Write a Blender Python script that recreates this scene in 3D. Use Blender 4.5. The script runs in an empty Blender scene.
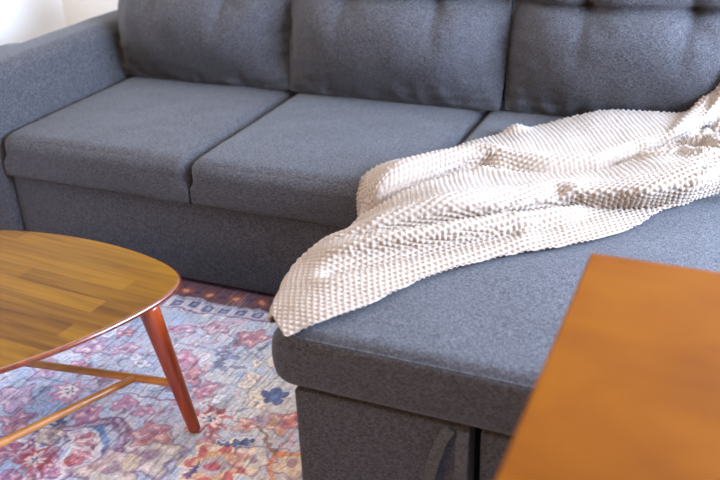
import bpy, bmesh, math, random
import numpy as np
from mathutils import Vector, Matrix, noise as mnoise
from mathutils.bvhtree import BVHTree

sc = bpy.context.scene
C = sc.collection

# ------------------------------------------------------------------ camera
cam_data = bpy.data.cameras.new('camera')
cam = bpy.data.objects.new('camera', cam_data)
C.objects.link(cam)
sc.camera = cam
CAM_POS = Vector((1.418, -1.953, 1.343))
YAW, PITCH, ROLL = 0.4275, 0.4677, -0.0432
fw = Vector((-math.sin(YAW)*math.cos(PITCH), math.cos(YAW)*math.cos(PITCH), -math.sin(PITCH)))
rt = Vector((math.cos(YAW), math.sin(YAW), 0))
upv = rt.cross(fw)
r2 = rt*math.cos(ROLL) + upv*math.sin(ROLL)
u2 = -rt*math.sin(ROLL) + upv*math.cos(ROLL)
m3 = Matrix((r2, u2, -fw)).transposed()
cam.matrix_world = Matrix.Translation(CAM_POS) @ m3.to_4x4()
cam_data.sensor_width = 36.0
cam_data.lens = 891.77/720*36
cam_data.clip_start = 0.02
cam_data.dof.use_dof = True
cam_data.dof.focus_distance = 2.12
cam_data.dof.aperture_fstop = 2.6

# ------------------------------------------------------------------ world, lights, exposure
world = bpy.data.worlds.new('world')
sc.world = world
world.use_nodes = True
bg = world.node_tree.nodes['Background']
bg.inputs[0].default_value = (0.75, 0.86, 1.0, 1)
bg.inputs[1].default_value = 1.0

def area_light(name, loc, target, sx, sy, power, col):
    d = bpy.data.lights.new(name, 'AREA')
    d.shape = 'RECTANGLE'
    d.size = sx
    d.size_y = sy
    d.energy = power
    d.color = col
    o = bpy.data.objects.new(name, d)
    C.objects.link(o)
    o.location = loc
    o.rotation_euler = (Vector(target)-Vector(loc)).to_track_quat('-Z', 'Y').to_euler()
    return o

area_light('window_daylight', (3.12, -0.05, 1.40), (-0.3, -0.1, 0.55), 1.8, 1.2, 390, (0.54, 0.70, 1.0))
area_light('ceiling_fill', (-0.55, 0.05, 2.45), (-0.55, 0.05, 0.0), 1.2, 1.4, 19, (1.0, 0.82, 0.60))  # added overhead fill for warm ambient light, no actual fixture

area_light('warm_front_fill', (0.2, -2.7, 1.5), (0.6, -0.7, 0.2), 0.5, 0.5, 20, (1.0, 0.58, 0.20))  # added warm fill behind the camera to lift the front faces, no fixture
sc.view_settings.view_transform = 'Standard'
sc.view_settings.look = 'None'
sc.view_settings.gamma = 1.0
sc.view_settings.use_curve_mapping = False
sc.view_settings.exposure = 0.32

rng = random.Random(4)

# ------------------------------------------------------------------ helpers
def lin(c):
    return tuple((v/12.92 if v <= 0.04045 else ((v+0.055)/1.055)**2.4) for v in c)

def srgb(r, g, b):
    return lin((r/255, g/255, b/255)) + (1.0,)

def link_mesh(name, verts, faces, mat, parent=None, smooth=True):
    me = bpy.data.meshes.new(name)
    me.from_pydata([tuple(v) for v in verts], [], faces)
    me.update()
    if smooth:
        me.polygons.foreach_set('use_smooth', [True]*len(me.polygons))
    if mat:
        me.materials.append(mat)
    o = bpy.data.objects.new(name, me)
    C.objects.link(o)
    if parent:
        o.parent = parent
    return o

def link_bm(name, bm, mat, parent=None, smooth=True):
    bmesh.ops.recalc_face_normals(bm, faces=bm.faces)
    me = bpy.data.meshes.new(name)
    bm.to_mesh(me)
    bm.free()
    if smooth:
        me.polygons.foreach_set('use_smooth', [True]*len(me.polygons))
    if mat:
        me.materials.append(mat)
    o = bpy.data.objects.new(name, me)
    C.objects.link(o)
    if parent:
        o.parent = parent
    return o

def thing(name, label, cat, loc=(0, 0, 0), group=None):
    o = bpy.data.objects.new(name, None)
    C.objects.link(o)
    o.empty_display_size = 0.1
    o.location = loc
    return tag(o, label, cat, group)

def tag(o, label=None, cat=None, group=None, kind=None):
    if label: o['label'] = label
    if cat: o['category'] = cat
    if group: o['group'] = group
    if kind: o['kind'] = kind
    return o

def bm_box(bm, lo, hi, bevel=0.0, seg=2):
    vs = [bm.verts.new((x, y, z)) for x in (lo[0], hi[0]) for y in (lo[1], hi[1]) for z in (lo[2], hi[2])]
    fs = [(0, 1, 3, 2), (4, 6, 7, 5), (0, 4, 5, 1), (2, 3, 7, 6), (0, 2, 6, 4), (1, 5, 7, 3)]
    faces = [bm.faces.new([vs[i] for i in f]) for f in fs]
    if bevel:
        es = list({e for f in faces for e in f.edges})
        bmesh.ops.bevel(bm, geom=es, offset=bevel, segments=seg, profile=0.5, affect='EDGES')

def box(name, lo, hi, mat, parent=None, bevel=0.0, seg=2, smooth=False):
    bm = bmesh.new()
    bm_box(bm, lo, hi, bevel, seg)
    return link_bm(name, bm, mat, parent, smooth)

def tube(name, pts, radii, mat, parent=None, n=20, cap=True):
    """round section swept along a polyline, radius per point"""
    pts = [Vector(p) for p in pts]
    bm = bmesh.new()
    rings = []
    ref = Vector((0.13, 0.31, 0.94))
    for i, p in enumerate(pts):
        a = pts[max(i-1, 0)]
        b = pts[min(i+1, len(pts)-1)]
        d = (b-a).normalized()
        if abs(d.dot(ref)) > 0.95:
            ref = Vector((0.9, 0.2, 0.1))
        s = d.cross(ref).normalized()
        t = d.cross(s)
        rings.append([bm.verts.new(p + radii[i]*(math.cos(2*math.pi*k/n)*s + math.sin(2*math.pi*k/n)*t)) for k in range(n)])
    for i in range(len(rings)-1):
        for k in range(n):
            bm.faces.new((rings[i][k], rings[i][(k+1) % n], rings[i+1][(k+1) % n], rings[i+1][k]))
    if cap:
        bm.faces.new(rings[0])
        bm.faces.new(rings[-1])
    return link_bm(name, bm, mat, parent)

def rod(a, b, r0, r1, name, mat, parent, rounded=0.35):
    """tapered dowel with softly rounded ends"""
    a, b = Vector(a), Vector(b)
    L = (b-a).length
    d = (b-a)/L
    pts, rad = [], []
    for t, k in ((0, .55), (.25, .85), (.6, .97), (1, 1)):
        pts.append(a + d*(t*r0*rounded)); rad.append(r0*k)
    for i in range(1, 8):
        t = i/8
        pts.append(a + d*L*t); rad.append(r0+(r1-r0)*t)
    for t, k in ((1, 1), (.6, .97), (.25, .85), (0, .55)):
        pts.append(b - d*(t*r1*rounded)); rad.append(r1*k)
    return tube(name, pts, rad, mat, parent)

# ------------------------------------------------------------------ materials
def new_mat(name):
    m = bpy.data.materials.new(name)
    m.use_nodes = True
    nt = m.node_tree
    return m, nt, nt.nodes['Principled BSDF']

def nd(nt, kind, **kw):
    n = nt.nodes.new(kind)
    for k, v in kw.items():
        if k in n.inputs:
            n.inputs[k].default_value = v
        else:
            setattr(n, k, v)
    return n

def mapped_noise(nt, scale, detail=2.0, rough=0.5, coord='Object'):
    tc = nd(nt, 'ShaderNodeTexCoord')
    mp = nd(nt, 'ShaderNodeMapping')
    mp.inputs['Scale'].default_value = scale
    nt.links.new(tc.outputs[coord], mp.inputs['Vector'])
    nz = nd(nt, 'ShaderNodeTexNoise')
    nz.inputs['Scale'].default_value = 1.0
    nz.inputs['Detail'].default_value = detail
    nz.inputs['Roughness'].default_value = rough
    nt.links.new(mp.outputs['Vector'], nz.inputs['Vector'])
    return nz

def ramp(nt, src, stops):
    r = nd(nt, 'ShaderNodeValToRGB')
    el = r.color_ramp.elements
    while len(el) < len(stops):
        el.new(0.5)
    for e, (p, c) in zip(el, stops):
        e.position = p
        e.color = c
    nt.links.new(src, r.inputs['Fac'])
    return r

def mix(nt, a, b, fac, mode='MIX'):
    m = nd(nt, 'ShaderNodeMix')
    m.data_type = 'RGBA'
    m.blend_type = mode
    for val, idx in ((a, 6), (b, 7), (fac, 0)):
        if hasattr(val, 'links'):
            nt.links.new(val, m.inputs[idx])
        else:
            m.inputs[idx].default_value = val
    return m.outputs[2]

def bump(nt, bs, height, strength, dist):
    b = nd(nt, 'ShaderNodeBump')
    b.inputs['Strength'].default_value = strength
    b.inputs['Distance'].default_value = dist
    nt.links.new(height, b.inputs['Height'])
    nt.links.new(b.outputs['Normal'], bs.inputs['Normal'])

def fabric_mat(name, dark, light, sheen=0.35):
    m, nt, bs = new_mat(name)
    n1 = mapped_noise(nt, (120, 560, 560), 1)
    n2 = mapped_noise(nt, (560, 120, 260), 1)
    n3 = mapped_noise(nt, (60, 60, 60), 3)
    c1 = ramp(nt, n1.outputs['Fac'], [(0.38, dark), (0.62, light)])
    c2 = ramp(nt, n2.outputs['Fac'], [(0.38, dark), (0.62, light)])
    c = mix(nt, c1.outputs[0], c2.outputs[0], 0.5)
    c3 = ramp(nt, n3.outputs['Fac'], [(0.3, (0.94, 0.94, 0.94, 1)), (0.7, (1.05, 1.05, 1.05, 1))])
    c = mix(nt, c, c3.outputs[0], 1.0, 'MULTIPLY')
    nt.links.new(c, bs.inputs['Base Color'])
    bs.inputs['Roughness'].default_value = 0.85
    bs.inputs['Specular IOR Level'].default_value = 0.2
    bs.inputs['Sheen Weight'].default_value = sheen
    bs.inputs['Sheen Roughness'].default_value = 0.45
    bs.inputs['Sheen Tint'].default_value = (1, 1, 1, 1)
    hh = mix(nt, n1.outputs['Fac'], n2.outputs['Fac'], 0.5)
    bump(nt, bs, hh, 0.5, 0.0015)
    return m

M_FAB = fabric_mat('grey_woven_upholstery', (0.015, 0.0145, 0.016, 1), (0.088, 0.084, 0.091, 1), 0.10)
M_STRAP = fabric_mat('grey_strap_webbing', (0.028, 0.027, 0.026, 1), (0.088, 0.084, 0.08, 1), 0.1)

def plain(name, col, rough=0.5, spec=0.5):
    m, nt, bs = new_mat(name)
    bs.inputs['Base Color'].default_value = col
    bs.inputs['Roughness'].default_value = rough
    bs.inputs['Specular IOR Level'].default_value = spec
    return m

def wall_mat(name, col):
    m, nt, bs = new_mat(name)
    n = mapped_noise(nt, (60, 60, 60), 4)
    r = ramp(nt, n.outputs['Fac'], [(0.3, tuple(0.97*v for v in col[:3])+(1,)), (0.7, col)])
    nt.links.new(r.outputs[0], bs.inputs['Base Color'])
    bs.inputs['Roughness'].default_value = 0.75
    bump(nt, bs, n.outputs['Fac'], 0.15, 0.002)
    return m

M_WALL = wall_mat('white_wall_paint', (0.86, 0.86, 0.84, 1))
M_WARM = wall_mat('warm_beige_wall_paint', (0.16, 0.085, 0.035, 1))
M_TRIM = plain('white_trim_paint', (0.84, 0.84, 0.82, 1), 0.4)
M_CEIL = wall_mat('ceiling_paint', (0.62, 0.58, 0.52, 1))
M_FOOT = plain('black_plastic', (0.012, 0.012, 0.013, 1), 0.5)
M_DARKGAP = plain('slit_shade_black', (0.006, 0.006, 0.007, 1), 0.9, 0.1)  # near-black colour standing in for shade inside the chaise slit

def wood_mat(name, stops, strip=None, rough=0.3, grain=(3, 60, 60), coat=0.3, rot=0.0, noisefac=0.55, spec=0.5):
    m, nt, bs = new_mat(name)
    tc = nd(nt, 'ShaderNodeTexCoord')
    mp = nd(nt, 'ShaderNodeMapping')
    mp.inputs['Rotation'].default_value = (0, 0, rot)
    nt.links.new(tc.outputs['Object'], mp.inputs['Vector'])
    mp2 = nd(nt, 'ShaderNodeMapping')
    mp2.inputs['Scale'].default_value = grain
    nt.links.new(mp.outputs['Vector'], mp2.inputs['Vector'])
    nz = nd(nt, 'ShaderNodeTexNoise')
    nz.inputs['Scale'].default_value = 1.0
    nz.inputs['Detail'].default_value = 5
    nz.inputs['Distortion'].default_value = 0.6
    nt.links.new(mp2.outputs['Vector'], nz.inputs['Vector'])
    fac = nz.outputs['Fac']
    if strip:
        br = nd(nt, 'ShaderNodeTexBrick')
        br.inputs['Color1'].default_value = (0, 0, 0, 1)
        br.inputs['Color2'].default_value = (1, 1, 1, 1)
        br.inputs['Mortar'].default_value = (0.3, 0.3, 0.3, 1)
        br.inputs['Scale'].default_value = 1.0
        br.inputs['Mortar Size'].default_value = 0.0006
        br.inputs['Brick Width'].default_value = strip[0]
        br.inputs['Row Height'].default_value = strip[1]
        br.offset = 0.37
        nt.links.new(mp.outputs['Vector'], br.inputs['Vector'])
        fac = mix(nt, br.outputs['Color'], nz.outputs['Fac'], noisefac)
    r = ramp(nt, fac, stops)
    nt.links.new(r.outputs[0], bs.inputs['Base Color'])
    bs.inputs['Roughness'].default_value = rough
    bs.inputs['Coat Weight'].default_value = coat
    bs.inputs['Coat Roughness'].default_value = 0.12
    bump(nt, bs, nz.outputs['Fac'], 0.08, 0.001)
    bs.inputs['Specular IOR Level'].default_value = spec
    return m

M_TOP = wood_mat('golden_acacia_strips', [(0.22, srgb(66, 34, 1)), (0.48, srgb(100, 64, 2)), (0.78, srgb(122, 84, 4))],
                 strip=(0.42, 0.050), rough=0.32, grain=(3.5, 60, 60), rot=0.06, noisefac=.7, coat=.0, spec=.05)
M_RIM = wood_mat('red_brown_rim_stain', [(0.2, srgb(70, 22, 8)), (0.8, srgb(112, 46, 16))], rough=0.22, coat=0.6)
M_LEG = wood_mat('red_brown_stained_dowel', [(0.25, srgb(118, 42, 10)), (0.75, srgb(162, 66, 20))], rough=0.35, grain=(60, 60, 5))
M_BAR = wood_mat('light_brown_dowel', [(0.25, srgb(150, 92, 40)), (0.75, srgb(196, 136, 68))], rough=0.4, grain=(20, 20, 20))
M_DESK = wood_mat('orange_brown_wood', [(0.2, srgb(96, 48, 0)), (0.5, srgb(111, 59, 0)), (0.8, srgb(121, 68, 1))],
                  rough=0.6, grain=(5, 9, 9), coat=0.0, spec=.06)
M_FLOOR = wood_mat('oak_floorboards', [(0.2, srgb(92, 56, 32)), (0.8, srgb(140, 92, 54))], strip=(1.1, 0.12), rough=0.4, grain=(3, 50, 50))

# ------------------------------------------------------------------ setting
XL, XR, YB, YF, ZC = -1.30, 3.2, 1.06, -2.9, 2.5
def struct(name, lo, hi, mat, **kw):
    return tag(box(name, lo, hi, mat, **kw), kind='structure')

struct('floor', (XL-.1, YF-.1, -.08), (XR+.1, YB+.1, 0), M_FLOOR)
struct('ceiling', (XL-.1, YF-.1, ZC), (XR+.1, YB+.1, ZC+.08), M_CEIL)
struct('wall_left', (XL-.1, YF-.1, 0), (XL, YB+.1, ZC), M_WALL)
struct('wall_back', (XL, YB, 0), (XR, YB+.1, ZC), M_WALL)
struct('wall_front', (XL, YF-.1, 0), (XR, YF, ZC), M_WARM)
# right wall with a window opening
WY0, WY1, WZ0, WZ1 = -1.0, 0.9, 0.85, 2.25
bm = bmesh.new()
bm_box(bm, (XR, YF-.1, 0), (XR+.1, WY0, ZC))
bm_box(bm, (XR, WY1, 0), (XR+.1, YB+.1, ZC))
bm_box(bm, (XR, WY0, 0), (XR+.1, WY1, WZ0))
bm_box(bm, (XR, WY0, WZ1), (XR+.1, WY1, ZC))
tag(link_bm('wall_right', bm, M_WALL, smooth=False), kind='structure')
bm = bmesh.new()
t = 0.05
bm_box(bm, (XR+.02, WY0, WZ0), (XR+.08, WY0+t, WZ1))
bm_box(bm, (XR+.02, WY1-t, WZ0), (XR+.08, WY1, WZ1))
bm_box(bm, (XR+.02, WY0+t, WZ0), (XR+.08, WY1-t, WZ0+t))
bm_box(bm, (XR+.02, WY0+t, WZ1-t), (XR+.08, WY1-t, WZ1))
bm_box(bm, (XR+.03, -.075, WZ0+t), (XR+.07, -.025, WZ1-t))
win = tag(link_bm('window_1', bm, M_TRIM, smooth=False), kind='structure')
mg, ntg, bsg = new_mat('window_glass')
bsg.inputs['Base Color'].default_value = (1, 1, 1, 1)
bsg.inputs['Transmission Weight'].default_value = 1.0
bsg.inputs['Roughness'].default_value = 0.0
bsg.inputs['IOR'].default_value = 1.1
box('pane', (XR+.048, WY0+t, WZ0+t), (XR+.052, WY1-t, WZ1-t), mg, win)
struct('baseboard_left', (XL, YF, 0), (XL+.014, YB, .10), M_TRIM, bevel=.004)
struct('baseboard_back', (XL+.014, YB-.014, 0), (XR, YB, .10), M_TRIM, bevel=.004)

# ------------------------------------------------------------------ rug (pattern woven into the pile as a colour attribute)
def value_noise(x, y, seed):
    r = np.random.RandomState(seed)
    g = r.rand(64, 64)
    xi = np.floor(x).astype(int); yi = np.floor(y).astype(int)
    fx = x-xi; fy = y-yi
    fx = fx*fx*(3-2*fx); fy = fy*fy*(3-2*fy)
    a = g[xi % 64, yi % 64]; b = g[(xi+1) % 64, yi % 64]
    c = g[xi % 64, (yi+1) % 64]; d = g[(xi+1) % 64, (yi+1) % 64]
    return (a*(1-fx)+b*fx)*(1-fy) + (c*(1-fx)+d*fx)*fy

def sstep(a, b, v):
    t = np.clip((v-a)/(b-a), 0, 1)
    return t*t*(3-2*t)

PAL = {'pink': (196, 132, 158), 'red': (172, 66, 72), 'magenta': (176, 70, 110), 'white': (226, 220, 226), 'cream': (224, 204, 176),
       'navy': (52, 68, 116), 'orange': (206, 118, 74), 'tan': (214, 184, 142), 'slate': (104, 110, 140), 'blue': (92, 126, 180),
       'plum': (116, 84, 116), 'rust': (150, 78, 58), 'brown': (120, 82, 70)}

MOTIFS = [('rose',0.156,-0.183,0.045,'pink'), ('rose',0.073,-0.224,0.035,'pink'), ('rose',0.275,-0.200,0.050,'red'), ('scroll',0.210,-0.341,0.050,'white'), ('rose',0.210,-0.399,0.050,'red'), ('rose',0.282,-0.436,0.040,'magenta'), ('daisy',0.357,-0.541,0.060,'red'), ('scroll',0.361,-0.371,0.055,'cream'), ('scroll',0.427,-0.427,0.050,'cream'), ('star',0.458,-0.406,0.042,'navy'), ('rose',0.450,-0.526,0.030,'orange'), ('rose',0.535,-0.494,0.050,'orange'), ('bigrose',0.461,-0.679,0.10,'red'), ('leaf',0.465,-0.598,0.050,'navy'), ('rose',0.615,-0.607,0.060,'tan'), ('rose',0.299,-0.701,0.080,'tan'), ('rose',0.245,-0.776,0.080,'tan'), ('daisy',-0.039,-0.569,0.055,'pink'), ('rose',0.069,-0.633,0.040,'magenta'), ('rose',0.123,-0.570,0.035,'magenta'), ('rose',0.185,-0.568,0.030,'magenta'), ('rose',-0.152,-0.642,0.060,'pink'), ('rose',-0.076,-0.708,0.050,'red'), ('scroll',-0.110,-0.291,0.050,'white'), ('rose',-0.069,-0.287,0.030,'red'), ('rose',-0.115,-0.374,0.050,'pink'), ('rose',0.257,-0.642,0.050,'red'), ('scroll',0.077,-0.304,0.040,'white'), ('leaf',0.017,-0.673,0.050,'navy'), ('rose',0.027,-0.721,0.050,'tan'), ('rose',0.238,-0.271,0.030,'slate'), ('leaf',0.263,-0.326,0.050,'slate'), ('scroll',0.368,-0.283,0.040,'cream'), ('leaf',0.095,-0.478,0.050,'slate'), ('rose',0.564,-0.467,0.050,'red'), ('rose',0.044,-0.235,0.025,'magenta'), ('rose',-0.091,-0.466,0.030,'magenta'), ('rose',0.523,-0.635,0.050,'cream'), ('leaf',0.424,-0.707,0.040,'navy'), ('daisy',0.061,-0.810,0.050,'red'),
          ('rose',0.40,-0.60,0.03,'red'), ('scroll',0.33,-0.47,0.04,'white'), ('leaf',0.19,-0.46,0.05,'plum'), ('rose',0.15,-0.35,0.045,'magenta'), ('scroll',0.04,-0.40,0.05,'white'), ('rose',-0.02,-0.36,0.04,'pink'), ('leaf',0.31,-0.33,0.03,'slate'), ('leaf',0.33,-0.22,0.03,'slate'), ('rose',-0.16,-0.52,0.05,'pink'), ('leaf',-0.10,-0.60,0.04,'slate'), ('rose',0.02,-0.48,0.03,'magenta')]

def build_rug():
    def axis(lo, a, b, hi, fine, coarse):
        return np.concatenate([np.arange(lo, a, coarse), np.arange(a, b, fine), np.linspace(b, hi, max(2, int((hi-b)/coarse)))])
    gx = axis(-1.22, -0.34, 0.72, 1.20, 0.0026, 0.02)
    gy = axis(-2.20, -0.98, 0.03, 0.12, 0.0026, 0.02)
    X, Y = np.meshgrid(gx, gy, indexing='ij')
    wx = X + (value_noise(X*55+7, Y*55, 1)-.5)*.016 + (value_noise(X*16, Y*16+3, 2)-.5)*.02
    wy = Y + (value_noise(X*55, Y*55+5, 3)-.5)*.016 + (value_noise(X*16+9, Y*16, 4)-.5)*.02
    col = np.empty(X.shape+(3,))
    col[:] = (170, 176, 194)
    def paint(mask, c, op=1.0):
        c = np.array(PAL[c] if isinstance(c, str) else c, float)
        mk = (np.clip(mask, 0, 1)*op*.86)[..., None]
        col[:] = col*(1-mk)+c*mk
    # mottled ground
    paint(sstep(.50, .72, value_noise(X*9+4, Y*9, 5)), (196, 198, 208), .8)
    paint(sstep(.55, .75, value_noise(X*11, Y*11+9, 6)), (146, 156, 184), .7)
    warm = sstep(.05, .55, X) * sstep(.25, .6, value_noise(X*6+2, Y*6+1, 7))
    paint(warm, (196, 190, 180), .75)
    # repeat of small motifs over the rest of the rug
    rr = random.Random(9)
    extra = []
    for i in range(90):
        x = rr.uniform(-1.15, 1.15); y = rr.uniform(-2.1, -.2)
        if -.3 < x < .7 and y > -.95:
            continue
        extra.append((rr.choice(['rose', 'rose', 'daisy', 'scroll', 'leaf']), x, y, rr.uniform(.04, .08), rr.choice(list(PAL))))
    def rel(cx, cy):
        dx, dy = wx-cx, wy-cy
        return dx, dy, np.hypot(dx, dy), np.arctan2(dy, dx)
    def ring(cx, cy, r, w, c, op=.9):
        dx, dy, d, a = rel(cx, cy)
        paint(1-sstep(w*.6, w, np.abs(d-r)), c, op)
    def motif(kind, cx, cy, r, c):
        r = r*.86
        ph = (cx*37+cy*91) % 6.28
        dx, dy, d, a = rel(cx, cy)
        if kind in ('rose', 'bigrose', 'daisy'):
            k = 8 if kind != 'rose' else 5
            e = r*(1+.22*np.cos(k*a+ph))
            if kind == 'bigrose':
                paint(1-sstep(.85, 1.0, d/e), 'cream', .9)
                paint(1-sstep(.66, .78, d/e), c, .85)
                paint(1-sstep(.45, .56, d/(r*(1+.2*np.cos(6*a)))), 'tan', .9)
                paint(1-sstep(.30, .40, d/r), (168, 164, 180), .9)
                paint(1-sstep(.12, .2, d/r), c, .8)
            elif kind == 'daisy':
                paint(1-sstep(.85, 1.0, d/(r*(1+.28*np.cos(9*a+ph)))), c, .85)
                paint(1-sstep(.5, .62, d/(r*(1+.25*np.cos(8*a)))), (236, 226, 214), .95)
                q = np.cos(4*a)*.5+.5
                paint((1-sstep(.26, .32, d/r))*sstep(.5, .7, q), 'navy', .9)
            else:
                paint(1-sstep(.8, 1.0, d/e), c, .52)
                paint(1-sstep(.05, .12, np.abs(d/e-.95)), 'plum', .6)
                paint((1-sstep(.10, .2, np.abs(d/e-.55)))*sstep(.2, .6, np.cos(3*a+ph)), (232, 214, 210), .7)
                paint(1-sstep(.18, .3, d/r), 'plum', .6)
        elif kind == 'scroll':
            for s in (-1, 1):
                ox, oy = dx - s*r*.42*math.cos(ph), dy - s*r*.42*math.sin(ph)
                dd = np.hypot(ox, oy); aa = np.arctan2(oy, ox)
                sp = r*(.18+.30*((s*aa+ph) % 6.283)/6.283)
                paint(1-sstep(r*.08, r*.15, np.abs(dd-sp)), c, .9)
                paint((1-sstep(r*.02, r*.06, np.abs(dd-sp-r*.16))), 'slate', .45)
        elif kind == 'leaf':
            ca, sa = math.cos(ph), math.sin(ph)
            lx, ly = dx*ca+dy*sa, -dx*sa+dy*ca
            wdt = .30*r*np.clip(1-(lx/r)**2, 0, 1)*(1+.4*np.cos(lx/r*14))
            paint((np.abs(ly) < wdt)*1.0, c, .85)
        elif kind == 'star':
            e = r*(.55+.45*np.abs(np.cos(2.5*a+ph)))
            paint(1-sstep(.85, 1.0, d/e), c, .9)
            paint(1-sstep(.25, .4, d/r), 'blue', .9)
    def seg(p, q, w, c, op=.85):
        p = np.array(p); q = np.array(q); v = q-p
        t = np.clip(((wx-p[0])*v[0]+(wy-p[1])*v[1])/(v@v), 0, 1)
        d = np.hypot(wx-p[0]-t*v[0], wy-p[1]-t*v[1])
        paint(1-sstep(w*.6, w, d), c, op)
    # fine vines and outlines everywhere in the field
    yb = wy - .07*X
    field = 1-sstep(-.136, -.130, yb)
    for k, (f, c, op, wd) in enumerate(((13, 'slate', .6, .016), (19, 'plum', .55, .022), (24, (226, 214, 206), .8, .045), (31, 'navy', .5, .03), (17, (214, 150, 160), .6, .03), (36, 'red', .45, .04), (28, (150, 172, 206), .8, .06))):
        q = value_noise(wx*f+k*7, wy*f+k*3, 30+k)
        gate = sstep(.42, .62, value_noise(X*7+k*5, Y*7+k, 40+k))
        paint(field*gate*(1-sstep(wd*.6, wd, np.abs(q-.5))), c, op)
    # blue medallion with pointed end
    med = [(-.30, -.93), (-.07, -.775), (.037, -.697), (.16, -.627), (.205, -.655), (.224, -.712), (.20, -.79), (.08, -.94), (-.05, -1.05), (-.3, -1.1)]
    inside = np.zeros(X.shape, bool)
    for i in range(len(med)):
        (x1, y1), (x2, y2) = med[i], med[i-1]
        cond = ((y1 > wy) != (y2 > wy)) & (wx < (x2-x1)*(wy-y1)/(y2-y1+1e-12)+x1)
        inside ^= cond
    paint(inside*1.0, (176, 186, 208), .8)
    for i in range(len(med)):
        seg(med[i], med[i-1], .017, 'plum', .8)
        seg(med[i], med[i-1], .006, (190, 180, 196), .8)
    cen = np.array((.02, -.86))
    inner = [tuple(cen+(np.array(p)-cen)*.80) for p in med]
    for i in range(len(inner)):
        seg(inner[i], inner[i-1], .020, 'blue', .85)
    rr2 = random.Random(3)
    for i in range(len(inner)):
        for f in (0.2, .55, .85):
            p = np.array(inner[i])*(1-f)+np.array(inner[i-1])*f
            p = cen+(p-cen)*.84
            motif('rose', p[0], p[1], .030, rr2.choice(['red', 'red', 'magenta', 'navy']))
            ring(p[0], p[1], .030, .007, (230, 224, 222), .8)
    for i in range(len(inner)):
        p = cen+(np.array(inner[i])-cen)*.45
        motif('rose', p[0], p[1], .032, rr2.choice(['red', 'pink', 'magenta']))
    for mo in MOTIFS+extra:
        motif(*mo)
    # stems
    seg((.484, -.529), (.561, -.602), .007, 'brown', .8)
    seg((.561, -.602), (.66, -.545), .008, 'orange', .8)
    seg((.561, -.602), (.60, -.70), .006, 'orange', .7)
    seg((.117, -.529), (.24, -.50), .005, 'plum', .7)
    seg((.117, -.529), (-.2, -.56), .004, 'slate', .6)
    seg((.15, -.494), (.30, -.40), .004, 'slate', .6)
    seg((.02, -.30), (.30, -.27), .004, 'slate', .5)
    seg((.20, -.20), (.42, -.31), .004, 'slate', .5)
    seg((-.2, -.42), (.1, -.36), .004, 'plum', .6)
    # border along the sofa: guard stripes, squares, dark floral band
    yb = wy - .07*X + .0
    inb = sstep(-.132, -.128, yb)
    paint(inb, (196, 184, 190), .85)
    paint((1-sstep(.003, .006, np.abs(yb+.128)))*1.0, 'plum', .9)
    paint((1-sstep(.002, .005, np.abs(yb+.078)))*1.0, 'slate', .8)
    u = (X/.052) % 1.0
    sq = (np.abs(u-.5) < .3)*(np.abs(yb+.101) < .015)
    paint(sq*1.0, 'navy', .8)
    sq2 = (np.abs(u-.5) < .12)*(np.abs(yb+.101) < .006)
    paint(sq2*1.0, (200, 190, 200), .7)
    band = sstep(-.074, -.070, yb)
    paint(band, (82, 50, 56), 1.0)
    u2_ = X/.085
    fl = np.abs(u2_ % 1-.5)
    paint(band*(1-sstep(.22, .3, np.hypot(fl, (yb+.036)/.07))), 'rust', .9)
    paint(band*(1-sstep(.10, .16, np.hypot(fl, (yb+.036)/.07))), (214, 160, 130), .9)
    u3_ = np.abs((u2_+.5) % 1-.5)
    paint(band*(1-sstep(.1, .16, np.hypot(u3_, (yb+.036)/.08))), (60, 54, 84), .9)
    # distress: worn lighter streaks running along the pile rows, plus dark flecks
    w1 = value_noise(X*190, Y*16, 11)
    w2 = value_noise(X*8, Y*8, 12)
    paint(sstep(.55, .85, w1)*sstep(.3, .7, w2), (196, 198, 208), .35)
    w3 = value_noise(X*190+9, Y*22, 13)
    col *= (1 - .20*sstep(.60, .9, w3))[..., None]
    col[:] = col + (np.array((176, 178, 188))-col)*.08
    w4 = value_noise(X*260, Y*260, 14)
    col *= (.90+.2*w4)[..., None]
    c = np.clip(col/255*1.06, 0, 1)
    c = np.where(c <= .04045, c/12.92, ((c+.055)/1.055)**2.4)
    nx, ny = X.shape
    Z = .008 + (value_noise(X*400, Y*200, 15)-.5)*.0012
    V = np.stack([X, Y, Z], -1).reshape(-1, 3)
    idx = np.arange(nx*ny).reshape(nx, ny)
    F = np.stack([idx[:-1, :-1], idx[1:, :-1], idx[1:, 1:], idx[:-1, 1:]], -1).reshape(-1, 4)
    # skirt down to the floor
    loop = np.concatenate([idx[:, 0], idx[-1, 1:], idx[-2::-1, -1], idx[0, -2:0:-1]])
    base = V[loop].copy(); base[:, 2] = 0.0005
    nb = len(V)
    V = np.concatenate([V, base])
    n = len(loop)
    k = np.arange(n); k2 = (k+1) % n
    S = np.stack([loop[k2], loop[k], nb+k, nb+k2], -1)
    F = np.concatenate([F, S])
    me = bpy.data.meshes.new('area_rug')
    me.vertices.add(len(V)); me.vertices.foreach_set('co', V.astype(np.float32).ravel())
    me.loops.add(F.size); me.loops.foreach_set('vertex_index', F.astype(np.int32).ravel())
    me.polygons.add(len(F)); me.polygons.foreach_set('loop_start', np.arange(0, F.size, 4, dtype=np.int32))
    me.update(calc_edges=True)
    me.validate()
    at = me.color_attributes.new('woven_pattern', 'FLOAT_COLOR', 'POINT')
    cc = np.ones((len(V), 4), np.float32)
    cc[:nb, :3] = c.reshape(-1, 3)
    cc[nb:, :3] = (.4, .38, .36)
    at.data.foreach_set('color', cc.ravel())
    m, nt, bs = new_mat('woven_rug_pile')
    a = nd(nt, 'ShaderNodeVertexColor', layer_name='woven_pattern')
    n1 = mapped_noise(nt, (260, 60, 60), 2)
    r = ramp(nt, n1.outputs['Fac'], [(.3, (.82, .82, .82, 1)), (.7, (1.12, 1.12, 1.12, 1))])
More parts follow.
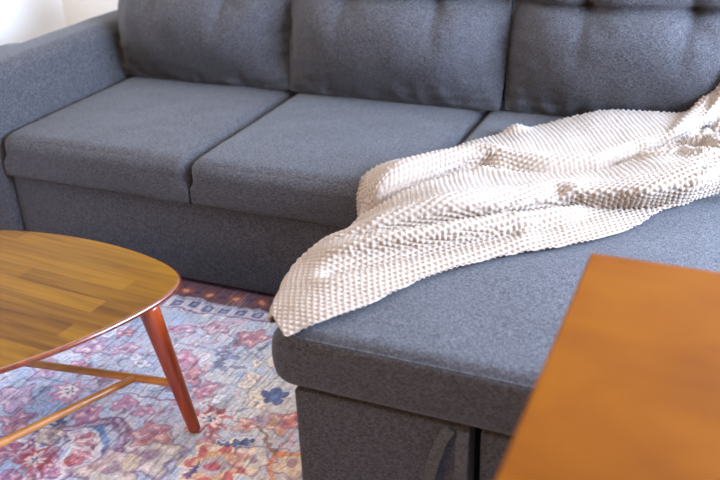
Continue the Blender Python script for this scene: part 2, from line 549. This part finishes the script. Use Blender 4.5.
    nt.links.new(mix(nt, a.outputs['Color'], r.outputs[0], 1.0, 'MULTIPLY'), bs.inputs['Base Color'])
    bs.inputs['Roughness'].default_value = .95
    bs.inputs['Specular IOR Level'].default_value = .1
    bump(nt, bs, n1.outputs['Fac'], .6, .002)
    me.materials.append(m)
    me.polygons.foreach_set('use_smooth', [True]*len(me.polygons))
    o = bpy.data.objects.new('area_rug', me)
    C.objects.link(o)
    tag(o, 'faded oriental floral rug in pale blue, pink and cream under the coffee table', 'rug')
build_rug()

# ------------------------------------------------------------------ sofa
def fbm(p, s):
    return mnoise.noise(Vector(p)*s)

def soft_box(name, lo, hi, r, mat, parent, crown=0.0, front=0.0, side=0.0, back=0.0, res=0.02, wob=0.002, seed=0.0, bottom=0.0, shape=None, rb=None):
    """upholstered block: rounded edges, crowned top, bulged faces"""
    lo, hi = np.array(lo, float), np.array(hi, float)
    size = hi-lo
    cen = (lo+hi)/2
    half = size/2
    def grid_axis(L):
        n = max(4, int(L/res))
        t = np.linspace(-1, 1, n+1)
        rr = r/(L/2)
        edge = np.array([-1, -1+rr*.12, -1+rr*.3, -1+rr*.55, -1+rr*.8, -1+rr])
        return np.unique(np.concatenate([t[(t > -1+rr*1.05) & (t < 1-rr*1.05)], edge, -edge]).round(6))
    ax = [grid_axis(L) for L in size]
    verts = {}
    V, F = [], []
    def vid(p):
        key = tuple(np.round(p, 6))
        if key not in verts:
            verts[key] = len(V)
            V.append(p)
        return verts[key]
    for d in range(3):
        a, b = [(1, 2), (2, 0), (0, 1)][d]
        for s in (-1, 1):
            ids = []
            for i in ax[a]:
                row = []
                for j in ax[b]:
                    p = [0, 0, 0]
                    p[d] = s; p[a] = i; p[b] = j
                    row.append(vid(p))
                ids.append(row)
            for i in range(len(ax[a])-1):
                for j in range(len(ax[b])-1):
                    q = (ids[i][j], ids[i+1][j], ids[i+1][j+1], ids[i][j+1])
                    F.append(q if s > 0 else q[::-1])
    P = np.array(V, float)
    U = P.copy()
    Q = P*half
    rv = np.where(P[:, 2:3] < 0, r if rb is None else rb, r)
    inner = np.clip(Q, -(half-rv), half-rv)
    dlt = Q-inner
    n = np.linalg.norm(dlt, axis=1, keepdims=True)
    mx = np.max(np.abs(dlt), axis=1, keepdims=True)
    # keep face points on the face, round the edges
    Q = inner + np.where(n > 1e-9, dlt/np.maximum(n, 1e-9)*np.where(mx > 0, mx, 0), 0)
    fx = 1-np.abs(U[:, 0])**4; fy = 1-np.abs(U[:, 1])**4; fz = 1-np.abs(U[:, 2])**2
    up_ = np.clip(U[:, 2], 0, 1)
    Q[:, 2] += crown*fx*fy*up_ - bottom*fx*fy*np.clip(-U[:, 2], 0, 1)
    Q[:, 1] -= front*fx*fz*np.clip(-U[:, 1], 0, 1)
    Q[:, 1] += back*fx*fz*np.clip(U[:, 1], 0, 1)
    Q[:, 0] += side*fy*fz*U[:, 0]
    Q += cen
    if wob:
        for k in range(len(Q)):
            p = Q[k]
            Q[k, 2] += wob*fbm((p[0]+seed, p[1], p[2]), 7) + wob*.5*fbm((p[0]+seed, p[1], p[2]), 19)
            Q[k, 1] += wob*fbm((p[0], p[1]+seed+5, p[2]), 8)
    if shape is not None:
        Q = shape(Q, U)
    return link_mesh(name, Q, F, mat, parent)

H = 0.432          # seat height
HB = 0.293         # underside of the seat cushions
W = 0.694
CR = 1.46          # chaise right edge

sofa = thing('sectional_sofa', 'charcoal blue-grey fabric sectional sofa with tufted back cushions and a chaise on the right', 'sofa', (0, 0, 0))

# seat base between arm and chaise
soft_box('front_panel', (-W+.006, .012, .022), (W-.002, .10, HB-.009), .006, M_FAB, sofa, wob=.0008, res=.04)
soft_box('seat_platform', (-W+.006, .102, .022), (W-.002, .86, HB-.006), .008, M_FAB, sofa, wob=0, res=.1)
# armrest (wider towards the front where the outer roll begins)
def arm_shape(Q, U):
    k = np.clip((.30-Q[:, 1])/.03, 0, 1)
    left = U[:, 0] < -.2
    Q[:, 0] = np.where(left, Q[:, 0]-.045*k*(Q[:, 2] > .3), Q[:, 0])
    return Q
soft_box('armrest', (-W-.165, -.03, .022), (-W, .92, .625), .042, M_FAB, sofa, crown=.006, side=.004, res=.03, wob=.0015, seed=3, shape=arm_shape)
# back frame
soft_box('backrest', (-W, .84, .022), (CR, .96, .78), .04, M_FAB, sofa, res=.08, wob=.001)
# seat cushions
def seam_loop(name, lo, hi, z, parent, r=.0022):
    """stitched ridge along the front top edge"""
    pts = [(lo[0]+.004, lo[1]+.30, z), (lo[0]+.002, lo[1]+.04, z), (lo[0]+.012, lo[1]+.012, z), (lo[0]+.04, lo[1]+.001, z)]
    n = 14
    for i in range(1, n):
        x = lo[0]+.04+(hi[0]-lo[0]-.08)*i/n
        pts.append((x, lo[1]-.0005, z))
    pts += [(hi[0]-.04, lo[1]+.001, z), (hi[0]-.012, lo[1]+.012, z), (hi[0]-.002, lo[1]+.04, z), (hi[0]-.004, lo[1]+.30, z)]
    return tube(name, pts, [r]*len(pts), M_FAB, parent, n=8)

soft_box('seat_cushion', (-W+.003, -.012, HB), (-.002, .80, H-.006), .040, M_FAB, sofa, rb=.008, crown=.012, front=.006, side=.002, res=.02, wob=.003, seed=1)
soft_box('seat_cushion', (.002, -.012, HB), (W-.012, .80, H-.006), .040, M_FAB, sofa, rb=.008, crown=.012, front=.006, side=.002, res=.02, wob=.003, seed=7)
# chaise
CX = W-.008
def chaise_shape(Q, U):
    # the lid swells out past the base where it is free of the seat
    free = np.clip((-.03-Q[:, 1])/.08, 0, 1)
    left = np.clip(-U[:, 0], 0, 1)**2
    fz = 1-np.abs(U[:, 2])**2*.35
    Q[:, 0] -= .050*free*left*fz
    return Q
soft_box('chaise_cushion', (CX, -.703, HB-.004), (CR, .80, H-.004), .030, M_FAB, sofa, crown=.010, front=.005, res=.02, wob=.0025, seed=12, shape=chaise_shape)
bm = bmesh.new()
SX = 1.049
bm_box(bm, (W-.008, -.695, .030), (SX, .80, HB-.006), .006)
bm_box(bm, (SX+.020, -.695, .030), (CR-.006, .80, HB-.006), .006)
cb = link_bm('chaise_base', bm, M_FAB, sofa, smooth=False)
box('slit_shade_backing', (SX-.005, -.66, .035), (SX+.026, -.64, HB-.01), M_DARKGAP, cb)  # dark backing added to paint the shadow in the slit
tube('lid_seam', [(CX-.010, -.682, .412), (CX-.004, -.691, .4155), (CX+.006, -.699, .419), (CX+.03, -.7058, .420)] +
     [(CX+.03+i*(CR-CX-.06)/16, -.7075, .4205) for i in range(1, 16)] + [(CR-.03, -.7055, .420)], [.0022]*20, M_FAB, sofa, n=8)
# fabric pull strap under the lid
def ribbon(name, pts, w, th, mat, parent, wdir=(1, 0, 0)):
    pts = [Vector(p) for p in pts]
    wd = Vector(wdir).normalized()
    bm = bmesh.new()
    rings = []
    for i, p in enumerate(pts):
        d = (pts[min(i+1, len(pts)-1)]-pts[max(i-1, 0)]).normalized()
        n_ = d.cross(wd).normalized()
        ws = n_.cross(d).normalized()
        rings.append([bm.verts.new(p+ws*a*w/2+n_*b*th/2) for a, b in ((-1, -1), (1, -1), (1, 1), (-1, 1))])
    for i in range(len(rings)-1):
        for k in range(4):
            bm.faces.new((rings[i][k], rings[i][(k+1) % 4], rings[i+1][(k+1) % 4], rings[i+1][k]))
    bm.faces.new(rings[0]); bm.faces.new(rings[-1])
    return link_bm(name, bm, mat, parent, smooth=False)
yS = -.704
ribbon('pull_strap', [(1.040, yS, .287), (1.040, yS-.008, .27), (1.041, yS-.018, .22), (1.042, yS-.022, .16), (1.038, yS-.020, .10), (1.028, yS-.014, .075),
                      (1.010, yS-.010, .066), (.980, yS-.010, .075), (.968, yS-.014, .10), (.973, yS-.020, .15), (.986, yS-.018, .21), (.999, yS-.008, .26), (1.014, yS, .287)],
       .022, .004, M_STRAP, sofa)
# feet
for (x, y, z0) in [(-.62, .08, 0), (.0, .08, .0), (.62, .07, .0095), (.77, -.60, .0095), (1.12, -.60, .0095), (1.38, -.60, 0), (-.8, .02, 0), (-.8, .85, 0), (.2, .83, 0), (1.38, .75, 0)]:
    if -1.22 < x < 1.2 and y < .125:
        z0 = .0095
    bm = bmesh.new()
    top = .034
    bmesh.ops.create_cone(bm, cap_ends=True, segments=16, radius1=.018, radius2=.022, depth=top-z0)
    bmesh.ops.translate(bm, verts=bm.verts, vec=(x, y, (top+z0)/2))
    link_bm('foot', bm, M_FOOT, sofa)

# back cushions: plump tufted pillows leaning on the frame
def back_cushion(x0, x1, zb, zt, yb, lean, thick, tufts, seed, parent):
    """front and back skins of a pillow, pinched at its rim and pulled in at each tuft"""
    w, h = x1-x0, zt-zb
    nu, nv = 96, 80
    us = np.sin(np.linspace(-1, 1, nu+1)*math.pi/2*.94)/math.sin(math.pi/2*.94)
    vs = np.sin(np.linspace(-1, 1, nv+1)*math.pi/2*.94)/math.sin(math.pi/2*.94)
    U, Vv = np.meshgrid(us, vs, indexing='ij')
    rim = np.clip((1-np.abs(U)**7), 0, 1)**.5 * np.clip((1-np.abs(Vv)**3.4), 0, 1)**.5
    t = thick*.5*(.26+.74*(1-np.abs(U)**3.0)*(1-np.abs(Vv)**2.0))*rim
    # heavier towards the bottom
    t *= 1+.10*(-Vv)
    X = (x0+x1)/2 + U*w/2*(1-.018*(np.abs(Vv)**3)) 
    Z = (zb+zt)/2 + Vv*h/2*(1-.030*(np.abs(U)**4))
    fr = t.copy()
    dents = np.zeros_like(t)
    for (tx, tz) in tufts:
        dx, dz = X-tx, Z-tz
        d = np.hypot(dx, dz)
        dents = np.maximum(dents, .026*np.exp(-(d/.040)**1.5))
        dents = dents + .014*np.exp(-(d/.095)**2)
        # folds radiating from the tuft
        for ang, ln, amp in ((-1.62, .17, .016), (-2.35, .12, .010), (-.85, .12, .010), (1.6, .16, .014), (2.5, .1, .008), (.7, .1, .008)):
            ang += .18*math.sin(tx*31+ang*5)
            a = dx*math.cos(ang)+dz*math.sin(ang)
            b = -dx*math.sin(ang)+dz*math.cos(ang)
            prof = np.where(a > 0, np.clip(1-a/ln, 0, 1), 0)
            dents += amp*prof*np.exp(-(b/(.010+.12*np.clip(a, 0, 1)))**2)
    # crease joining the tufts of a row
    rows = sorted({tz for _, tz in tufts})
    for tz in rows:
        xs = sorted(tx for tx, z_ in tufts if z_ == tz)
        zl = tz + .006*np.sin((X-xs[0])*9)
        dents += .022*np.exp(-((Z-zl)/.010)**2)*np.clip(rim*2, 0, 1)
        dents += .012*np.exp(-((Z-zl)/.05)**2)*np.clip(rim*2, 0, 1)
    fr = fr - dents*np.clip(rim*1.5, 0, 1)
    # puckers near rim and corners
    wr = np.zeros_like(t)
    for i in range(nu+1):
        for j in range(nv+1):
            p = (X[i, j]*1.0+seed, Z[i, j]*1.0, 0)
            e = max(abs(U[i, j])**6, abs(Vv[i, j])**6)
            wr[i, j] = .006*mnoise.noise(Vector(p)*9) + .016*e*mnoise.noise(Vector((X[i, j]*26+seed, Z[i, j]*10, 3))) + .014*e*mnoise.noise(Vector((X[i, j]*10+seed, Z[i, j]*34, 9)))
    fr = fr + wr*np.clip(rim*2, 0, 1)
    def place(off):
        Y = yb + (Z-zb)*lean + thick*.38 - off
        return np.stack([X, Y, Z], -1)
    A = place(fr)
    B = place(-t*.75)
    V = np.concatenate([A.reshape(-1, 3), B.reshape(-1, 3)])
    n = (nu+1)*(nv+1)
    idx = np.arange(n).reshape(nu+1, nv+1)
    F = [tuple(q) for q in np.stack([idx[:-1, :-1], idx[1:, :-1], idx[1:, 1:], idx[:-1, 1:]], -1).reshape(-1, 4).tolist()]
    G = [(q[3]+n, q[2]+n, q[1]+n, q[0]+n) for q in F]
    S = []
    loop = list(idx[:, 0]) + list(idx[-1, 1:]) + list(idx[-2::-1, -1]) + list(idx[0, -2:0:-1])
    for k in range(len(loop)):
        a, b = int(loop[k]), int(loop[(k+1) % len(loop)])
        S.append((b, a, a+n, b+n))
    o = link_mesh('back_cushion', V, F+G+S, M_FAB, parent)
    # piping along the rim
    rimpts = [V[k]*.5+V[k+n]*.5 for k in loop[::3]]
    rimpts.append(rimpts[0])
    tube('rim_piping', rimpts, [.0035]*len(rimpts), M_FAB, o, n=8, cap=False)
    for (tx, tz) in tufts:
        i = np.argmin((X-tx)**2+(Z-tz)**2)
        p = A.reshape(-1, 3)[i]
        bm = bmesh.new()
        bmesh.ops.create_uvsphere(bm, u_segments=16, v_segments=8, radius=.013)
        bmesh.ops.scale(bm, verts=bm.verts, vec=(1, .45, 1))
        bmesh.ops.translate(bm, verts=bm.verts, vec=(p[0], p[1]+.003, p[2]))
        link_bm('tuft_button', bm, M_FAB, o)
    return o

ZT = .752
back_cushion(-.705, .010, H+.002, 1.02, .522, .24, .30, [(-.49, ZT), (-.205, ZT)], 1, sofa)
back_cushion(.000, .738, H+.002, 1.02, .516, .24, .30, [(.236, ZT+.016), (.522, ZT+.014)], 5, sofa)
back_cushion(.742, 1.485, H+.002, 1.02, .532, .24, .30, [(.975, ZT+.012), (1.262, ZT+.008)], 9, sofa)

# ------------------------------------------------------------------ coffee table: rounded triangle on three splayed legs
TC = np.array((-.027, -.730))
TZ = .38
def outline(scale=1.0, n=180, inset=0.0):
    pts = []
    R0, h = .90, .303
    for i in range(n):
        a = 2*math.pi*i/n
        rs = []
        for e in (90, 210, 330):
            ca = math.radians(e)
            # circle centre opposite this edge
            cx, cy = -(R0-h)*math.cos(ca), -(R0-h)*math.sin(ca)
            dx, dy = math.cos(a), math.sin(a)
            b = dx*cx+dy*cy
            rs.append(b+math.sqrt(b*b-(cx*cx+cy*cy)+R0*R0))
        k = .046
        r = -k*math.log(sum(math.exp(-q/k) for q in rs))
        r -= inset
        pts.append((TC[0]+r*math.cos(a), TC[1]+r*math.sin(a)))
    return pts

table = thing('coffee_table', 'golden wooden coffee table with a rounded triangular top and splayed red-brown dowel legs', 'table', (0, 0, 0))
bm = bmesh.new()
prof = [(.0, TZ, 0.007), (.0, TZ-.0008, .004), (.0, TZ-.0025, .0018), (.0, TZ-.005, .0005), (.0, TZ-.008, 0), (0, TZ-.011, .002), (0, TZ-.015, .012), (0, TZ-.019, .030), (0, TZ-.020, .05)]
rings = []
for (_, z, ins) in prof:
    rings.append([bm.verts.new((x, y, z)) for x, y in outline(inset=ins)])
nR = len(rings[0])
for i in range(len(rings)-1):
    for k in range(nR):
        f = bm.faces.new((rings[i][k], rings[i][(k+1) % nR], rings[i+1][(k+1) % nR], rings[i+1][k]))
        f.material_index = 1
ftop = bm.faces.new(rings[0]); ftop.material_index = 0
fbot = bm.faces.new(rings[-1]); fbot.material_index = 1
top = link_bm('tabletop', bm, M_TOP, table)
top.data.materials.append(M_RIM)
for f in top.data.polygons:
    if len(f.vertices) > 10:
        f.use_smooth = False
legs = [((.302, -.628, TZ-.014), (.350, -.592, .0115)), ((-.325, -.575, TZ-.016), (-.362, -.548, .0115)), ((.012, -1.075, TZ-.016), (.022, -1.122, .0115))]
for a, b in legs:
    rod(a, b, .0235, .0145, 'leg', M_LEG, table, rounded=.4)
def on_leg(i, z):
    a, b = np.array(legs[i][0]), np.array(legs[i][1])
    t_ = (a[2]-z)/(a[2]-b[2])
    return a+(b-a)*t_
ZB = .150
barR = (on_leg(0, ZB), np.array((-.245, -.688, ZB)))
rod(barR[0], barR[1], .0095, .0095, 'stretcher', M_BAR, table)
rod(on_leg(2, ZB), (.225, -.622, ZB), .0095, .0088, 'stretcher', M_BAR, table)
rod(on_leg(1, ZB), (.035, -1.04, ZB), .0095, .0095, 'stretcher', M_BAR, table)

# ------------------------------------------------------------------ knitted throw
NET = [
 [(0.693,-0.722,0.425), (0.744,-0.672,0.442), (0.803,-0.592,0.444), (0.890,-0.458,0.445), (1.001,-0.333,0.445), (1.127,-0.232,0.445), (1.235,-0.113,0.445), (1.280,0.020,0.446), (1.345,0.102,0.448), (1.415,0.176,0.450)],
 [(0.670,-0.701,0.430), (0.698,-0.612,0.448), (0.752,-0.498,0.452), (0.858,-0.368,0.452), (0.981,-0.262,0.452), (1.112,-0.161,0.450), (1.213,-0.044,0.447), (1.272,0.032,0.447), (1.345,0.074,0.465), (1.414,0.152,0.470)],
 [(0.651,-0.681,0.430), (0.650,-0.547,0.440), (0.714,-0.437,0.447), (0.845,-0.330,0.450), (0.971,-0.223,0.449), (1.094,-0.128,0.449), (1.186,-0.014,0.447), (1.264,0.037,0.449), (1.347,0.046,0.485), (1.412,0.134,0.490)],
 [(0.632,-0.660,0.425), (0.602,-0.472,0.430), (0.696,-0.422,0.465), (0.842,-0.322,0.470), (0.967,-0.212,0.468), (1.075,-0.092,0.460), (1.173,-0.005,0.450), (1.259,0.017,0.462), (1.348,0.046,0.495), (1.410,0.152,0.500)],
 [(0.614,-0.620,0.378), (0.581,-0.421,0.425), (0.660,-0.369,0.455), (0.826,-0.243,0.455), (0.951,-0.153,0.457), (1.067,-0.053,0.454), (1.174,-0.017,0.462), (1.260,-0.012,0.485), (1.347,0.076,0.500), (1.406,0.216,0.500)],
 [(0.570,-0.450,0.315), (0.578,-0.341,0.410), (0.661,-0.332,0.460), (0.821,-0.228,0.485), (0.950,-0.151,0.485), (1.067,-0.060,0.480), (1.173,-0.024,0.485), (1.256,0.015,0.495), (1.341,0.143,0.505), (1.400,0.311,0.500)],
 [(0.560,-0.200,0.290), (0.587,-0.242,0.390), (0.638,-0.225,0.430), (0.776,-0.133,0.475), (0.922,-0.048,0.475), (1.046,0.037,0.475), (1.156,0.081,0.480), (1.238,0.161,0.490), (1.320,0.270,0.490), (1.383,0.495,0.470)],
 [(0.538,-0.035,0.319), (0.608,-0.134,0.400), (0.635,-0.119,0.430), (0.692,-0.032,0.450), (0.821,0.128,0.455), (0.982,0.106,0.460), (1.120,0.159,0.465), (1.212,0.286,0.465), (1.282,0.397,0.460), (1.351,0.575,0.473)],
 [(0.541,-0.035,0.400), (0.593,-0.053,0.448), (0.638,-0.002,0.472), (0.727,0.082,0.475), (0.833,0.175,0.475), (0.951,0.236,0.475), (1.095,0.297,0.475), (1.211,0.374,0.480), (1.303,0.453,0.490), (1.372,0.552,0.520)],
 [(0.542,-0.012,0.447), (0.548,0.039,0.447), (0.570,0.097,0.447), (0.660,0.195,0.447), (0.756,0.346,0.447), (0.889,0.509,0.447), (1.045,0.575,0.471), (1.171,0.575,0.478), (1.292,0.575,0.487), (1.375,0.575,0.564)],
]
def resample(A, axis, n, pitch=None):
    """Catmull-Rom along an axis to n samples"""
    A = np.moveaxis(A, axis, 0)
    m = A.shape[0]
    ext = np.concatenate([2*A[:1]-A[1:2], A, 2*A[-1:]-A[-2:-1]])
    t_ = np.linspace(0, m-1-1e-9, n)
    i = np.floor(t_).astype(int)
    f = (t_-i).reshape((-1,)+(1,)*(A.ndim-1))
    p0, p1, p2, p3 = ext[i], ext[i+1], ext[i+2], ext[i+3]
    out = .5*((2*p1)+(-p0+p2)*f+(2*p0-5*p1+4*p2-p3)*f*f+(-p0+3*p1-3*p2+p3)*f**3)
    return np.moveaxis(out, 0, axis)

def support(x, y):
    return .445

def build_throw():
    net = np.array(NET)              # rows t, stations s
    net[0, 3:7, 1] += .018; net[0, 3:7, 0] -= .006; net[1, 3:7, 1] += .008
    hi_ = net[..., 2] > .449
    net[..., 2] = np.where(hi_, .449+(net[..., 2]-.449)*1.65, net[..., 2])
    last = net[:, -1:].copy(); last[..., 0] += .075; last[..., 1] += .02; last[..., 2] -= .006
    net = np.concatenate([net, last], 1)
    G = resample(resample(net, 0, 300), 1, 400)
    # arc-length uniform along both directions
    def uniform(G, axis, n):
        Gm = np.moveaxis(G, axis, 0)
        out = np.empty((n,)+Gm.shape[1:])
        for k in range(Gm.shape[1]):
            c = Gm[:, k]
            L = np.concatenate([[0], np.cumsum(np.linalg.norm(np.diff(c, axis=0), axis=1))])
            s = np.linspace(0, L[-1], n)
            for d in range(3):
                out[:, k, d] = np.interp(s, L, c[:, d])
        return np.moveaxis(out, 0, axis)
    G = uniform(G, 1, 420)
    # smooth slightly across rows
    for _ in range(3):
        G[1:-1] = .25*G[:-2]+.5*G[1:-1]+.25*G[2:]
    # keep clear of the upholstery
    x, y, z = G[..., 0], G[..., 1], G[..., 2]
    trees = [BVHTree.FromPolygons([v.co for v in o.data.vertices], [list(p.vertices) for p in o.data.polygons])
             for o in sofa.children if o.name.split('.')[0] in ('seat_cushion', 'chaise_cushion', 'back_cushion', 'chaise_base', 'front_panel')]
    def clear(gap):
        for i in range(G.shape[0]):
            for j in range(G.shape[1]):
                for _ in range(2):
                    p = Vector(G[i, j])
                    moved = False
                    for tr in trees:
                        q, nrm, k, dd = tr.find_nearest(p, .09)
                        if q is not None and (p-q).dot(nrm) < gap:
                            p = q+nrm*gap
                            moved = True
                    G[i, j] = p
                    if not moved:
                        break
    clear(.0075)
    # small soft undulations
    for i in range(G.shape[0]):
        for j in range(G.shape[1]):
            p = Vector((x[i, j]*14, y[i, j]*14, 2.0))
            z[i, j] += .0035*max(0, mnoise.noise(p)+.2)
    for _ in range(4):
        G[1:-1, 1:-1] = .5*G[1:-1, 1:-1]+.125*(G[:-2, 1:-1]+G[2:, 1:-1]+G[1:-1, :-2]+G[1:-1, 2:])
    # deeper creases where the cloth bunches up
    def crease(poly, width, depth):
        best = np.full(x.shape, 9.0)
        for (ax_, ay_), (bx_, by_) in zip(poly[:-1], poly[1:]):
            vx, vy = bx_-ax_, by_-ay_
            t_ = np.clip(((x-ax_)*vx+(y-ay_)*vy)/(vx*vx+vy*vy), 0, 1)
            best = np.minimum(best, np.hypot(x-ax_-t_*vx, y-ay_-t_*vy))
        z[:] = z - depth*np.exp(-(best/width)**2) + .45*depth*np.exp(-((best-2.1*width)/width)**2)
    crease([(1.251, .235), (1.291, .262), (1.332, .254), (1.358, .215)], .020, .030)
    crease([(1.299, .323), (1.326, .472), (1.35, .56)], .018, .028)
    crease([(1.40, .34), (1.37, .47)], .022, .036)
    crease([(.610, -.134), (.640, -.110), (.692, -.032), (.75, .05), (.821, .125)], .024, .022)
    crease([(.76, -.31), (.86, -.235), (.95, -.15), (1.06, -.055)], .020, .014)
    crease([(.70, -.50), (.78, -.42), (.88, -.33), (.99, -.22)], .020, .012)
    crease([(.87, .11), (1.0, .12), (1.12, .17), (1.2, .28)], .022, .016)
    # small lifted corner of the hem at the back
    d = np.hypot(x-.84, y-.425)
    z += .022*np.exp(-(d/.035)**2)
    clear(.0095)
    clear(.0095)
    G[..., 0] -= .009*(1-sstep(.66, .70, x))*(1-sstep(-.52, -.36, y))*sstep(-.67, -.62, y)*(1-sstep(.424, .445, z))
    nt_, ns = G.shape[:2]
    du = np.gradient(G, axis=1); dv = np.gradient(G, axis=0)
    N = np.cross(du, dv)
    N /= np.linalg.norm(N, axis=2, keepdims=True)+1e-12
    N *= np.sign(N[nt_//4, ns//2, 2])
    # knit: staggered bobbles about 13 mm apart
    S = np.cumsum(np.linalg.norm(du, axis=2), axis=1)
    T = np.cumsum(np.linalg.norm(dv, axis=2), axis=0)
    pu, pv = .0140, .0125
    # flatten the cloth: relax a coarse net in 2-D until its edges have their true lengths, so the stitches keep one size
    si = np.linspace(0, nt_-1, 46).round().astype(int); sj = np.linspace(0, ns-1, 64).round().astype(int)
    K = G[si][:, sj]
    P2 = np.stack([K[..., 0]*.62+K[..., 1]*.785, -K[..., 0]*.785+K[..., 1]*.62+np.clip(.449-K[..., 2], 0, 1)*.9], -1)
    pairs = [((slice(None, -1), slice(None)), (slice(1, None), slice(None))), ((slice(None), slice(None, -1)), (slice(None), slice(1, None))),
             ((slice(None, -1), slice(None, -1)), (slice(1, None), slice(1, None))), ((slice(1, None), slice(None, -1)), (slice(None, -1), slice(1, None)))]
    rest = [np.linalg.norm(K[a_]-K[b_], axis=-1) for a_, b_ in pairs]
    for it in range(1500):
        mv = np.zeros_like(P2); ct = np.zeros(P2.shape[:2]+(1,))
        for (a_, b_), L0 in zip(pairs, rest):
            d_ = P2[b_]-P2[a_]
            L1 = np.linalg.norm(d_, axis=-1)+1e-9
            c_ = d_*(.5*(L1-L0)/L1)[..., None]
            mv[a_] += c_; mv[b_] -= c_
            ct[a_] += 1; ct[b_] += 1
        P2 += mv/ct*1.2
    P2 = resample(resample(P2, 0, nt_), 1, ns)
    Ui = P2[..., 0]/pu+90
    Vi = P2[..., 1]/pv+90
    row = np.floor(Vi)
    a = .5-.5*np.cos(2*math.pi*(Ui+.5*(row % 2)))
    b = .5-.5*np.cos(2*math.pi*Vi)
    bob = (a*b)**.6
    G = G + N*(bob*.0060)[..., None]
    V = G.reshape(-1, 3)
    idx = np.arange(nt_*ns).reshape(nt_, ns)
    F = np.stack([idx[:-1, :-1], idx[:-1, 1:], idx[1:, 1:], idx[1:, :-1]], -1).reshape(-1, 4)
    B = V - N.reshape(-1, 3)*.002
    n = len(V)
    F2 = F[:, ::-1]+n
    loop = np.concatenate([idx[:, 0], idx[-1, 1:], idx[-2::-1, -1], idx[0, -2:0:-1]])
    k2 = np.roll(loop, -1)
    Sk = np.stack([loop, k2, k2+n, loop+n], -1)
    VV = np.concatenate([V, B]); FF = np.concatenate([F, F2, Sk])
    me = bpy.data.meshes.new('knit_throw_blanket')
    me.vertices.add(len(VV)); me.vertices.foreach_set('co', VV.astype(np.float32).ravel())
    me.loops.add(FF.size); me.loops.foreach_set('vertex_index', FF.astype(np.int32).ravel())
    me.polygons.add(len(FF)); me.polygons.foreach_set('loop_start', np.arange(0, FF.size, 4, dtype=np.int32))
    me.update(calc_edges=True); me.validate()
    me.polygons.foreach_set('use_smooth', [True]*len(me.polygons))
    m, nt, bs = new_mat('cream_chunky_knit')
    n1 = mapped_noise(nt, (180, 180, 180), 3)
    r = ramp(nt, n1.outputs['Fac'], [(.3, (.265, .205, .155, 1)), (.7, (.33, .26, .203, 1))])
    nt.links.new(r.outputs[0], bs.inputs['Base Color'])
    bs.inputs['Roughness'].default_value = .9
    bs.inputs['Specular IOR Level'].default_value = .15
    bs.inputs['Sheen Weight'].default_value = .2
    bump(nt, bs, n1.outputs['Fac'], .3, .001)
    me.materials.append(m)
    o = bpy.data.objects.new('knit_throw_blanket', me)
    C.objects.link(o)
    tag(o, 'cream chunky knit throw blanket draped across the chaise of the sofa', 'blanket')
build_throw()

# ------------------------------------------------------------------ wooden desk in the foreground
desk = thing('wooden_desk', 'plain orange-brown wooden desk standing in front of the chaise, nearest the viewer', 'desk', (0, 0, 0))
DX0, DX1, DY0, DY1, DZ = 1.254, 2.45, -1.52, -.812, .75
bm = bmesh.new()
bm_box(bm, (DX0, DY0, DZ-.028), (DX1, DY1, DZ), .004, 3)
link_bm('desktop', bm, M_DESK, desk, smooth=False)
bm = bmesh.new()
for lo, hi in (((DX0+.06, DY1-.075, DZ-.11), (DX1-.06, DY1-.055, DZ-.028)), ((DX0+.06, DY0+.055, DZ-.11), (DX1-.06, DY0+.075, DZ-.028)),
               ((DX0+.055, DY0+.075, DZ-.11), (DX0+.075, DY1-.075, DZ-.028)), ((DX1-.075, DY0+.075, DZ-.11), (DX1-.055, DY1-.075, DZ-.028))):
    bm_box(bm, lo, hi, .002)
link_bm('apron', bm, M_DESK, desk, smooth=False)
for x in (DX0+.085, DX1-.085):
    for y in (DY0+.085, DY1-.085):
        bm = bmesh.new()
        bmesh.ops.create_cone(bm, cap_ends=True, segments=4, radius1=.026, radius2=.038, depth=DZ-.028-.009)
        bmesh.ops.rotate(bm, verts=bm.verts, matrix=Matrix.Rotation(math.pi/4, 3, 'Z'))
        bmesh.ops.translate(bm, verts=bm.verts, vec=(x, y, .009+(DZ-.037)/2 - (0 if x < 1.2 else .0045*0)))
        if x > 1.2:
            for v in bm.verts:
                if v.co.z < .1: v.co.z = 0.0
        link_bm('leg', bm, M_DESK, desk, smooth=False)
